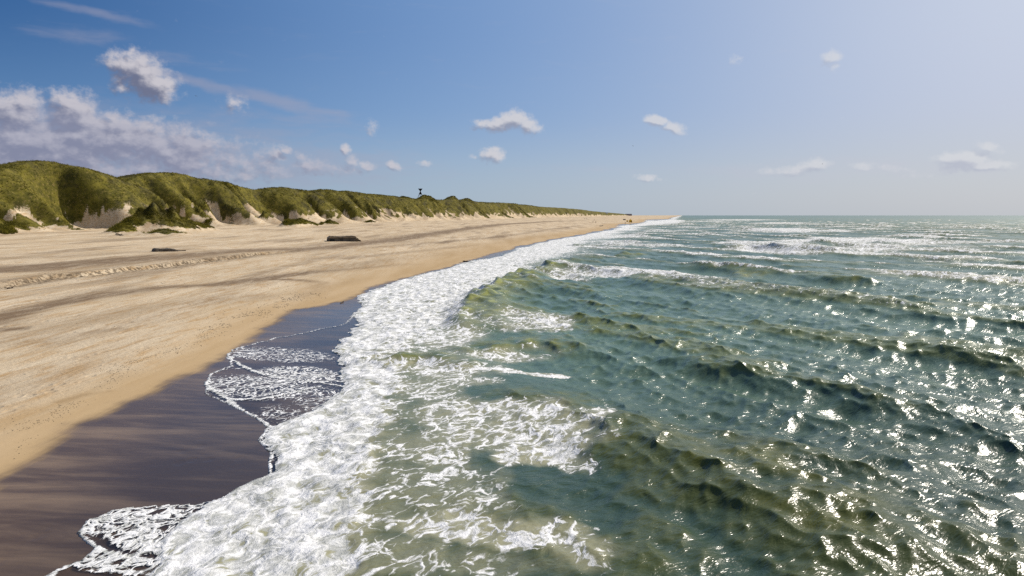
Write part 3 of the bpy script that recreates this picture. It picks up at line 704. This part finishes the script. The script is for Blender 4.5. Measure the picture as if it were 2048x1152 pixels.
def blades(cx, cy, cz, size, nb, rr):
    n = len(cx); N = n * nb
    x = np.repeat(cx, nb); y = np.repeat(cy, nb); z = np.repeat(cz, nb); sz = np.repeat(size, nb)
    a = rr.uniform(0, 6.283, N); ro = rr.uniform(0, .45, N) * sz; bx = x + np.cos(a) * ro; by = y + np.sin(a) * ro
    h = sz * rr.uniform(.55, 1.1, N); lean = rr.uniform(.15, .75, N)
    ta = a + rr.normal(0, .5, N); tx = bx + np.cos(ta) * h * lean * .6 - h * .25; ty = by + np.sin(ta) * h * lean * .6 - h * .12
    w = sz * rr.uniform(.035, .09, N); pa = rr.uniform(0, 6.283, N)
    A = np.stack([bx - np.cos(pa) * w, by - np.sin(pa) * w, z - .08], -1); B = np.stack([bx + np.cos(pa) * w, by + np.sin(pa) * w, z - .08], -1)
    T = np.stack([tx, ty, z + h * (1 - .3 * lean)], -1)
    return np.stack([A, B, T], 1).reshape(-1, 3)
def build_grass():
    rr = np.random.default_rng(3); out = []
    for (y0, y1, n, sz, nb) in ((90, 330, 75000, .52, 8), (330, 650, 75000, .75, 6), (650, 1500, 30000, 1.2, 5)):
        y = rr.uniform(y0, y1, n); d = rr.uniform(-14, 62, n); x = toe_x(y) - d
        z, veg, t, sc, q2 = height(x, y)
        k = veg * (.55 + .9 * gnoise(x / 3.2, y / 5, 301)) > rr.uniform(.0, 1.0, n)
        out.append(blades(x[k], y[k], z[k], sz * rr.uniform(.6, 1.25, k.sum()), nb, rr))
    for (mx, my, r, h) in MPOS:
        n = int(160 * r * h * .5); x = mx + rr.normal(0, r * .75, n); y = my + rr.normal(0, r * .95, n)
        z, veg, t, sc, q2 = height(x, y); k = veg * (.7 + .9 * gnoise(x / 2, y / 3, 303)) > rr.uniform(.1, 1, n)
        out.append(blades(x[k], y[k], z[k], .7 * rr.uniform(.6, 1.25, k.sum()), 8, rr))
    me = tri_mesh('dune_grass', np.concatenate(out), GM); o = bpy.data.objects.new('dune_grass', me); COL.objects.link(o)
    tag(o, 'green and straw coloured marram grass covering the sand dunes', 'dune grass', kind='stuff')
build_grass()

# small isolated grass clumps on the sand apron
def sand_clump(px, py, rad, hgt, label):
    p = hit(px, py); rr = np.random.default_rng(int(px)); n = int(70 * rad)
    a = rr.uniform(0, 6.28, n); r = rad * np.sqrt(rr.uniform(0, 1, n)); x = np.cos(a) * r * .7; y = np.sin(a) * r * 1.6
    z = height(p.x + x, p.y + y, False) - p.z
    co = blades(x, y, z, hgt * rr.uniform(.6, 1.2, n), 9, rr)
    o = bpy.data.objects.new('grass_clump', tri_mesh('grass_clump', co, GM)); o.location = p; COL.objects.link(o)
    tag(o, label, 'grass clump', 'isolated grass clumps on the sand below the dunes')
for args in ((416,446,1.9,1.0,'dark domed grass clump just right of the big grassy hummock at left'),
             (463,446,1.4,.8,'tiny dark grass clump alone on sand, between the big hummock and the double hummock'),
             (643,448,1.3,.8,'low scrappy grass clump just right of the double hummock, above the bunker'),
             (740,442,1.9,.9,'small low grass clump alone on bare sand, up and right of the bunker'),
             (8,464,2.4,1.3,'dark grass clump on a sand bump at the left edge of the photo')):
    sand_clump(*args)

# ------------------------------------------------------------------ stones and weed on the sand
def build_pebbles():
    rr = np.random.default_rng(8); pts = []
    L = [(0,868),(60,828),(120,795),(190,752),(260,715),(330,690),(400,660),(470,628),(560,600),(620,575)]
    W = [on_plane(px, py, .8) for px, py in L]; ys = np.array([w[1] for w in W]); xs = np.array([w[0] for w in W])
    n = 2600; y = rr.uniform(ys.min() - 4, ys.max(), n) ** 1.0; y = ys.min() - 4 + (ys.max() - ys.min() + 4) * rr.uniform(0, 1, n) ** 1.6
    x = np.interp(y, ys, xs) + rr.normal(0, .55, n) * np.clip(y / 35, .7, 2)
    k = gnoise(x / 1.5, y / 2.5, 401) > -.12; pts.append((x[k], y[k]))
    n = 1500; y = rr.uniform(18, 110, n); x = shore(y) - rr.uniform(9, 60, n); k = gnoise(x / 5, y / 9, 402) > .12; pts.append((x[k], y[k]))
    x = np.concatenate([p[0] for p in pts]); y = np.concatenate([p[1] for p in pts]); z = height(x, y, False)
    n = len(x); r = rr.uniform(.008, .030, n) * np.clip(y / 34, .8, 2.2)
    base = np.array([[1,0,0],[0,1,0],[-1,0,0],[0,-1,0],[0,0,.6],[0,0,-.6]]); F = np.array([[0,1,4],[1,2,4],[2,3,4],[3,0,4],[1,0,5],[2,1,5],[3,2,5],[0,3,5]])
    a = rr.uniform(0, 6.28, n); el = rr.uniform(.6, 1.8, n)
    V = base[None] * np.stack([r * el, r, r], -1)[:, None, :] * rr.uniform(.7, 1.3, (n, 6, 1))
    c, s_ = np.cos(a)[:, None], np.sin(a)[:, None]
    V = np.stack([V[..., 0] * c - V[..., 1] * s_ + x[:, None], V[..., 0] * s_ + V[..., 1] * c + y[:, None], V[..., 2] + z[:, None] + .004], -1)
    co = V[:, F].reshape(-1, 3)
    o = bpy.data.objects.new('pebbles', tri_mesh('pebbles', co, simple_mat('pebble', (.07, .052, .036), .75, .6, 9)))
    COL.objects.link(o); tag(o, 'scattered dark pebbles and weed bits along the tide line on the sand', 'pebbles', kind='stuff')
build_pebbles()

# ------------------------------------------------------------------ mesh building for objects
import bmesh
def obj(name, bm, mat, parent=None, smooth=False):
    me = bpy.data.meshes.new(name); bmesh.ops.recalc_face_normals(bm, faces=bm.faces); bm.to_mesh(me); bm.free(); me.materials.append(mat)
    if smooth:
        for p in me.polygons: p.use_smooth = True
    o = bpy.data.objects.new(name, me); COL.objects.link(o)
    if parent: o.parent = parent
    return o
def empty(name, loc, rz=0.0):
    o = bpy.data.objects.new(name, None); o.empty_display_size = .3; COL.objects.link(o); o.location = loc; o.rotation_euler.z = rz; return o
def tube(bm, a, b, r1, r2=None, seg=6):
    r2 = r1 if r2 is None else r2; a, b = Vector(a), Vector(b); d = (b - a); q = d.to_track_quat('Z', 'Y'); rings = []
    for p, r in ((a, r1), (b, r2)):
        rings.append([bm.verts.new(p + q @ Vector((r * math.cos(6.28318 * i / seg), r * math.sin(6.28318 * i / seg), 0))) for i in range(seg)])
    for i in range(seg): bm.faces.new((rings[0][i], rings[0][(i + 1) % seg], rings[1][(i + 1) % seg], rings[1][i]))
    bm.faces.new(rings[0][::-1]); bm.faces.new(rings[1])
def box(bm, c, s, jit=0.0, rr=None):
    v = []
    for i in range(8):
        p = Vector((c[0] + s[0] * (.5 if i & 1 else -.5), c[1] + s[1] * (.5 if i & 2 else -.5), c[2] + s[2] * (.5 if i & 4 else -.5)))
        if jit: p += Vector((rr.uniform(-jit, jit), rr.uniform(-jit, jit), rr.uniform(-jit, jit)))
        v.append(bm.verts.new(p))
    for f in ((0,2,3,1),(4,5,7,6),(0,1,5,4),(2,6,7,3),(0,4,6,2),(1,3,7,5)): bm.faces.new([v[i] for i in f])
def slab_bm(prof, depth, cuts, seed, amp):
    """weathered concrete block: profile (x, z) extruded in y, subdivided and roughened"""
    bm = bmesh.new(); a = [bm.verts.new((x, -depth / 2, z)) for x, z in prof]; b = [bm.verts.new((x, depth / 2, z)) for x, z in prof]
    n = len(prof); bm.faces.new(a); bm.faces.new(b[::-1])
    for i in range(n): bm.faces.new((a[i], b[i], b[(i + 1) % n], a[(i + 1) % n]))
    bmesh.ops.triangulate(bm, faces=bm.faces)
    bmesh.ops.subdivide_edges(bm, edges=bm.edges, cuts=cuts, use_grid_fill=True)
    from mathutils import noise as mn
    for v in bm.verts:
        q = mn.noise_vector(v.co * 1.3 + Vector((seed, 0, 0))) * amp + mn.noise_vector(v.co * 4.0) * amp * .35; v.co += q
    return bm
conc = simple_mat('weathered_shaded_concrete', (.085, .07, .052), .92, .55, 1.6, .06)  # dark tone carries the shade of the bunker's near face
conc_lit = simple_mat('sunlit_concrete', (.20, .155, .10), .95, .35, 1.2, .05)  # paler copy for the roof: sunlight on its top put into the colour
rub = simple_mat('broken_concrete', (.15, .115, .07), .95, .5, 2.5, .06)
steel = simple_mat('black_painted_timber', (.006, .007, .010), .9, .3, 2)
grey = simple_mat('grey_timber', (.16, .15, .14), .85, .3, 2)
wood = simple_mat('driftwood', (.045, .032, .022), .9, .4, 5, .01)

def px_m(p): return p.length and (Vector((0, CP, -SP)).dot(p - Vector((0, 0, CAMH)))) / FPX

# bunker
pl = hit(654, 482); pr = hit(720, 482.5); k = (pr - pl).length
b = empty('bunker', ((pl + pr) / 2) - Vector((0, 0, .15)), math.atan2(pr.y - pl.y, pr.x - pl.x) + .10)
Hb = 11.5 * px_m(pl); Lb = k
w0 = -Lb / 2
obj('wall', slab_bm([(w0, 0), (w0 + .02 * Lb, Hb * .62), (w0 + .84 * Lb, Hb * .66), (w0 + .84 * Lb, 0)], 4.4, 4, 3, .10), conc, b)
obj('roof_slab', slab_bm([(w0 + .01 * Lb, Hb * .66), (w0 + .09 * Lb, Hb * 1.02), (w0 + .40 * Lb, Hb * .98), (w0 + .62 * Lb, Hb * 1.05), (w0 + .84 * Lb, Hb * .98), (w0 + .87 * Lb, Hb * .68)], 4.7, 4, 7, .12), conc_lit, b)
bm = bmesh.new(); rr = random.Random(4)
for i in range(26):
    u = rr.random(); s_ = rr.uniform(.35, .95) * (1.15 - u * .6)
    box(bm, (w0 + Lb * (.84 + .16 * u), rr.uniform(-1.9, 1.6), s_ * .3 + (1 - u) * rr.uniform(0, Hb * .45)), (s_, s_ * 1.1, s_ * .7), .12, rr)
obj('rubble', bm, rub, b)
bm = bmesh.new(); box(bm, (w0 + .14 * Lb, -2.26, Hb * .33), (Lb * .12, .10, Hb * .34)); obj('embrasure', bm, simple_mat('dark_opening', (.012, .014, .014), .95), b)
tag(b, 'dark sunken concrete bunker with crumbling right end on the open beach', 'bunker')

# half buried slab nearer the left
pl = hit(304, 503); pr = hit(358, 502); k = (pr - pl).length
b = empty('concrete_slab', ((pl + pr) / 2) - Vector((0, 0, .25)), math.atan2(pr.y - pl.y, pr.x - pl.x))
h_ = 7.0 * px_m(pl) + .2
obj('slab', slab_bm([(-k / 2, 0), (-k * .44, h_ * .8), (-k * .36, h_), (-k * .1, h_ * .88), (k * .15, h_ * .92), (k * .34, h_ * .75), (k / 2, 0)], 2.6, 4, 11, .13), conc, b)
bm = bmesh.new(); box(bm, (k * .62, .3, .24), (k * .3, 1.0, .22), .1, rr); obj('broken_end', bm, conc, b)
tag(b, 'low dark slab of broken concrete half buried in the beach, left of the bunker', 'concrete slab')

def stick(px, py, px2, py2, r, label, cat='driftwood', bend=.15, name='driftwood'):
    a = hit(px, py); c = hit(px2, py2); c = a + (c - a).normalized() * min((c - a).length, 60 * r)
    bm = bmesh.new(); P = [a + (c - a) * t + Vector((0, 0, r * .7 + bend * r * math.sin(t * 9))) - a for t in (0, .3, .55, .8, 1)]
    R_ = [r * .6, r, r * .9, r * .75, r * .25]
    for i in range(4): tube(bm, P[i], P[i + 1], R_[i], R_[i + 1], 7)
    tube(bm, P[2], P[2] + Vector((r * 2, r * 3, r * 2.2)), r * .5, r * .2, 5)
    bmesh.ops.remove_doubles(bm, verts=bm.verts, dist=.0001)
    o = obj(name, bm, wood, None, True); o.location = a; tag(o, label, cat); return o
stick(232, 468, 247, 472, .17, 'dark driftwood log on pale sand in front of the big grassy hummock', bend=.5)
stick(926, 523, 937, 525, .12, 'short black piece of driftwood at the water edge beside the white swash', bend=.3)
stick(681, 607, 688, 603, .05, 'small dark stick lying on the shiny wet sand beside the foam', bend=.3)
stick(14, 578, 27, 577, .09, 'little dark stick on dry sand at the left edge below the eroded step', bend=.3)
stick(1199, 452.5, 1207, 452, .28, 'dark wet log at the far water edge below the group of walkers', bend=.3)

# navigation beacon on the dune crest
def beacon():
    d = ray(841, 399.5); s_ = np.linspace(300, 900, 3000); z = height(d[0] * s_, d[1] * s_, False)
    i = int(np.argmax((z - CAMH) / s_)); x, y = d[0] * s_[i], d[1] * s_[i]; zb = float(z[i]); m = y / FPX
    o = empty('beacon', (x, y, zb - .4), math.atan2(-x, y) * 0 - math.atan2(x, y))
    W = 4.4 * m; z1 = .4 + (399.5 - 394) * m; zt = .4 + (399.5 - 383) * m; zm = (z1 + zt) / 2 + .1 * m
    for sx in (-1, 1):
        for sy in (-1, 1):
            bm = bmesh.new(); tube(bm, (sx * W * 1.15, sy * W * .9, 0), (sx * .25, sy * .25, zm), .16, .12); obj('leg', bm, grey, o)
    for zz, ww in ((z1 - .2, .78), (z1 - 1.5, 1.0)):
        bm = bmesh.new()
        k = W * ww
        for a_, b_ in (((-k, -k * .78), (k, -k * .78)), ((-k, k * .78), (k, k * .78)), ((-k, -k * .78), (-k, k * .78)), ((k, -k * .78), (k, k * .78))): tube(bm, (*a_, zz), (*b_, zz), .11)
        obj('brace', bm, grey, o)
    def cone(zb_, zt_, rb, rt, name, lab):
        bm = bmesh.new(); n = 4; rings = []
        for zz, r_ in ((zb_, rb), (zt_, rt)): rings.append([bm.verts.new((r_ * a, r_ * b * .9, zz)) for a, b in ((-1,-1),(1,-1),(1,1),(-1,1))])
        for i in range(4): bm.faces.new((rings[0][i], rings[0][(i + 1) % 4], rings[1][(i + 1) % 4], rings[1][i]))
        bm.faces.new(rings[0][::-1]); bm.faces.new(rings[1]); p = obj(name, bm, steel, o); p['label'] = lab
    cone(z1, zm, W * .72, .22, 'daymark', 'black lower cone pointing up'); cone(zm + .01, zt, .22, W * .98, 'daymark', 'black upper cone pointing down')
    tag(o, 'black hourglass shaped navigation beacon on legs, standing on the dune crest', 'beacon')
beacon()

# ------------------------------------------------------------------ people
skin = simple_mat('skin', (.42, .25, .17), .6, .1)
def person(px, py, rz, pose, top, legs, label, group=None, hgt=1.78, loc=None):
    p = hit(px, py) if loc is None else loc
    root = empty('person', p - Vector((0, 0, .03)), rz); k = hgt / 1.78
    J = {'pel': (0, 0, .95), 'ch': (0, .02, 1.25), 'nk': (0, .02, 1.47), 'hd': (0, .03, 1.58), 'top': (0, .02, 1.72)}
    st = .26 if pose == 'walk' else .04
    kn = .06 if pose == 'walk' else 0
    pts = [J['pel'], J['ch'], J['nk'], J['hd'], J['top']]; E = [(0, 1), (1, 2), (2, 3), (3, 4)]; Rd = [(.16, .12), (.17, .12), (.065, .065), (.10, .11), (.085, .09)]
    def add(a, plist, rl):
        i0 = a
        for q, r_ in zip(plist, rl): pts.append(q); Rd.append((r_, r_)); E.append((i0, len(pts) - 1)); i0 = len(pts) - 1
    for s_ in (-1, 1):
        f = st * s_
        add(0, [(s_ * .10, f * .25, .86), (s_ * .11, f * .6 + kn, .49), (s_ * .11, f, .09), (s_ * .12, f + .15, .04)], [.095, .065, .045, .04])
        if pose == 'bent': add(2, [(s_ * .19, .0, 1.42), (s_ * .24, .12, 1.16), (s_ * .12, .32, 1.15), (s_ * .08, .40, 1.18)], [.06, .045, .035, .035])
        else: add(2, [(s_ * .19, .0, 1.42), (s_ * .24, -f * .4, 1.14), (s_ * .25, -f * .8 + .05, .88), (s_ * .25, -f * .9 + .08, .78)], [.06, .045, .033, .035])
    me = bpy.data.meshes.new('person_body'); me.from_pydata([Vector(q) * k for q in pts], E, []); o = bpy.data.objects.new('body', me); COL.objects.link(o); o.parent = root
    sk = o.modifiers.new('skin', 'SKIN')
    for v, r_ in zip(me.skin_vertices[0].data, Rd): v.radius = (r_[0] * k, r_[1] * k)
    me.skin_vertices[0].data[0].use_root = True
    o.modifiers.new('sub', 'SUBSURF').render_levels = 1; me.materials.append(skin)
    def wrap(name, chains, mat):
        bm = bmesh.new()
        for ch in chains:
            for (a, ra), (b_, rb) in zip(ch, ch[1:]): tube(bm, Vector(a) * k, Vector(b_) * k, ra * k, rb * k, 8)
        return obj(name, bm, mat, root, True)
    wrap('jacket', [[((0, 0, .86), .19), ((0, .01, 1.1), .175), ((0, .02, 1.40), .20), ((0, .02, 1.48), .09)]] + [[((s_ * .18, 0, 1.43), .08), ((s_ * .25, 0 - st * s_ * .4, 1.13), .065), ((s_ * .25, .04 - st * s_ * .8, .90), .05)] for s_ in (-1, 1)] if pose != 'bent' else [[((0, 0, .86), .19), ((0, .02, 1.40), .20), ((0, .02, 1.48), .09)]], top)
    wrap('trousers', [[((s_ * .09, 0, .95), .12), ((s_ * .11, st * s_ * .6 + kn, .49), .085), ((s_ * .11, st * s_, .10), .065)] for s_ in (-1, 1)], legs)
    bm = bmesh.new(); bmesh.ops.create_icosphere(bm, subdivisions=2, radius=.118 * k, matrix=Matrix.Translation((0, 0, 1.66 * k)) @ Matrix.Diagonal((.9, 1, .9, 1))); obj('hair', bm, hairm, root, True)
    tag(root, label, 'person', group); return root
hairm = simple_mat('hair', (.03, .02, .014), .7)
blk = simple_mat('black_cloth', (.012, .012, .016), .9); nav = simple_mat('navy_cloth', (.02, .028, .06), .9); red = simple_mat('dull_red_cloth', (.20, .06, .05), .9)
pal = simple_mat('pale_cloth', (.5, .47, .42), .9); yel = simple_mat('yellow_cloth', (.80, .48, .03), .85); gry = simple_mat('grey_cloth', (.13, .13, .14), .9)
gw = 'people walking on the far beach'
person(1169, 438.5, 1.2, 'walk', blk, blk, 'person in black walking high on the far beach, left one of a pair', gw)
person(1173.5, 438.5, 1.2, 'walk', nav, pal, 'person in dark top and pale trousers, right one of the far pair', gw)
person(1191.5, 446.5, .4, 'walk', blk, blk, 'person in black, frontmost and darkest of the group near the water', gw, 1.9)
person(1188.5, 441, .6, 'stand', red, gry, 'person in dull red top standing behind the group near the water', gw)
person(1186, 445, 1.4, 'walk', gry, nav, 'person in grey top at the left of the group near the water', gw)
person(1250.5, 447.5, 2.0, 'stand', gry, blk, 'person standing right at the foam edge in front of the orange tent', gw, 1.85)
person(1314, 442.2, .3, 'bent', nav, blk, 'person in dark clothes leaning forward at the waterline, farthest right but one', gw, 1.85)
person(1309.5, 442.0, 1.9, 'walk', red, gry, 'person in dull red top wading beside the dark leaning one', gw)
person(1341.5, 437.2, .9, 'walk', blk, gry, 'tiny lone dark figure far out on the tip of the beach', gw)
person(1278, 437.3, .9, 'walk', pal, gry, 'person in a pale top on the far beach between orange tent and tip', gw)
person(1206.0, 434.8, .9, 'walk', gry, gry, 'grey figure alone far up the beach, between dunes and tent', gw)

# orange beach tent, windbreak and parked beach gear far off
def tent(px, py, w, h, mat, label):
    p = hit(px, py); m = px_m(p); w *= m; h *= m; o = empty('beach_tent', p - Vector((0, 0, .05)), .2)
    bm = bmesh.new(); ring = []
    base = [bm.verts.new((w * .5 * a, w * .4 * b_, 0)) for a, b_ in ((-1,-1),(1,-1),(1,1),(-1,1))]; mid = [bm.verts.new((w * .42 * a, w * .33 * b_, h * .62)) for a, b_ in ((-1,-1),(1,-1),(1,1),(-1,1))]; t = bm.verts.new((0, 0, h))
    for i in range(4): bm.faces.new((base[i], base[(i + 1) % 4], mid[(i + 1) % 4], mid[i])); bm.faces.new((mid[i], mid[(i + 1) % 4], t))
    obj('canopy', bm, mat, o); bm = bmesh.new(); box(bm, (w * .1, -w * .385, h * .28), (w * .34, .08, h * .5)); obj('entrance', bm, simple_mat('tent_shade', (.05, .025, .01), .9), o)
    bm = bmesh.new(); tube(bm, (0, 0, h * .95), (0, 0, h * 1.12), .05); obj('pole', bm, grey, o)
    tag(o, label, 'tent')
tent(1261, 444.8, 5.5, 7.0, yel, 'orange yellow beach tent with a dark opening on the far beach')
tent(1254.5, 443.5, 3.2, 3.6, yel, 'smaller orange yellow shelter touching the left side of the orange tent')
def car(px, py, mat, label, L=4.4):
    p = hit(px, py); o = empty('parked_car', p, .5)
    def prof(pr, wd, name, mt, par=o):
        bm = bmesh.new(); a = [bm.verts.new((x, -wd / 2, z)) for x, z in pr]; b_ = [bm.verts.new((x, wd / 2, z)) for x, z in pr]; n = len(pr)
        bm.faces.new(a); bm.faces.new(b_[::-1])
        for i in range(n): bm.faces.new((a[i], b_[i], b_[(i + 1) % n], a[(i + 1) % n]))
        return obj(name, bm, mt, par)
    prof([(-2.2, .35), (-2.2, .95), (-1.9, 1.05), (1.2, 1.05), (2.1, .85), (2.2, .4)], 1.8, 'body', mat)
    prof([(-1.9, 1.05), (-1.5, 1.62), (.3, 1.62), (1.1, 1.05)], 1.6, 'cabin', simple_mat('car_glass', (.02, .025, .03), .2))
    for x in (-1.4, 1.35):
        for y in (-.86, .86):
            bm = bmesh.new(); tube(bm, (x, y - .1, .34), (x, y + .1, .34), .34, .34, 14); obj('wheel', bm, blk, o)
    tag(o, label, 'car')
car(1249, 440.2, simple_mat('black_paint', (.015, .015, .02), .35), 'black car parked on the far beach left of the orange tent')
# far buildings at the end of the dunes
def house(px, py, w, h, wall, roof, label, s_=None, lift=0):
    if s_ is None: p = hit(px, py)
    else: d = ray(px, py); p = Vector(d * s_) + Vector((0, 0, CAMH))
    m = px_m(p); w *= m; h *= m; o = empty('house', p - Vector((0, 0, 3.0)), .1)
    bm = bmesh.new(); box(bm, (0, 0, (h * .6 + 3) / 2), (w, w * .6, h * .6 + 3)); obj('wall', bm, wall, o)
    bm = bmesh.new(); z0 = h * .6 + 3.003; a = [bm.verts.new(v) for v in ((-w * .53, -w * .33, z0), (w * .53, -w * .33, z0), (w * .53, w * .33, z0), (-w * .53, w * .33, z0), (-w * .5, 0, z0 + h * .4), (w * .5, 0, z0 + h * .4))]
    for f in ((0,1,5,4),(2,3,4,5),(0,4,3),(1,2,5),(0,3,2,1)): bm.faces.new([a[i] for i in f])
    obj('roof', bm, roof, o)
    for i in (-1, 0, 1):
        bm = bmesh.new(); box(bm, (i * w * .3, -w * .305, 3 + h * .3), (w * .12, .1, h * .25)); obj('window', bm, simple_mat('window_glass', (.03, .035, .04), .3), o)
    tag(o, label, 'house')
whw = simple_mat('white_wall', (.75, .74, .7), .8, .05); dkr = simple_mat('dark_roof', (.06, .05, .06), .8)
house(1212, 426.6, 6, 1.8, whw, dkr, 'tiny white house among the far green dunes')
house(1257, 430.6, 12, 3.0, simple_mat('violet_grey_wall', (.16, .14, .18), .85), dkr, 'low dark grey building at the far end of the dune line')

# ------------------------------------------------------------------ gulls
def gull(px, py, dist, span, bank, label):
    d = ray(px, py); p = Vector(d / np.linalg.norm(d) * dist) + Vector((0, 0, CAMH)); o = empty('gull', p, .8); o.rotation_euler = (bank, .2, .9)
    fm = simple_mat('gull_feathers', (.10, .10, .11), .8, .3)
    bm = bmesh.new(); L = span * .42
    for a, b_, r1, r2 in ((-.5, -.3, .01, .07), (-.3, 0, .07, .10), (0, .3, .10, .07), (.3, .42, .07, .06), (.42, .52, .05, .01)): tube(bm, (0, a * L, 0), (0, b_ * L, 0), r1 * L, r2 * L, 8)
    bmesh.ops.remove_doubles(bm, verts=bm.verts, dist=.0001); obj('body', bm, fm, o, True)
    for s_ in (-1, 1):
        bm = bmesh.new(); pr = [(0, .12, .0), (.25, .16, .10), (.5, .02, .02), (.25, -.02, .085), (0, -.12, 0)]
        a = [bm.verts.new((s_ * x * span, y * span * .8, z * span + .012 * span)) for x, y, z in pr]; b2 = [bm.verts.new((s_ * x * span, y * span * .8, z * span - .006 * span)) for x, y, z in pr]
        for ring in (a, b2[::-1]): 
            bm.faces.new((ring[0], ring[1], ring[3], ring[4])) if ring is a else bm.faces.new((ring[0], ring[1], ring[3], ring[4])); 
            bm.faces.new((ring[1], ring[2], ring[3]))
        for i in range(5): bm.faces.new((a[i], b2[i], b2[(i + 1) % 5], a[(i + 1) % 5]))
        obj('wing', bm, fm, o)
    tag(o, label, 'bird', 'gulls in the sky')
gull(1266, 292, 260, 1.1, .5, 'small dark gull high over the sea right of the dune end')
gull(392, 192, 230, 1.2, .1, 'small dark gull in the blue sky right of the puffy cloud')
gull(1645, 328, 300, 1.0, .1, 'tiny gull in front of the pale cloud over the open sea')


vs = scene.view_settings; vs.view_transform = 'Standard'; vs.look = 'None'; vs.exposure = 0.02; vs.gamma = 1.0
scene.cycles.max_bounces = 6; scene.cycles.use_denoising = False
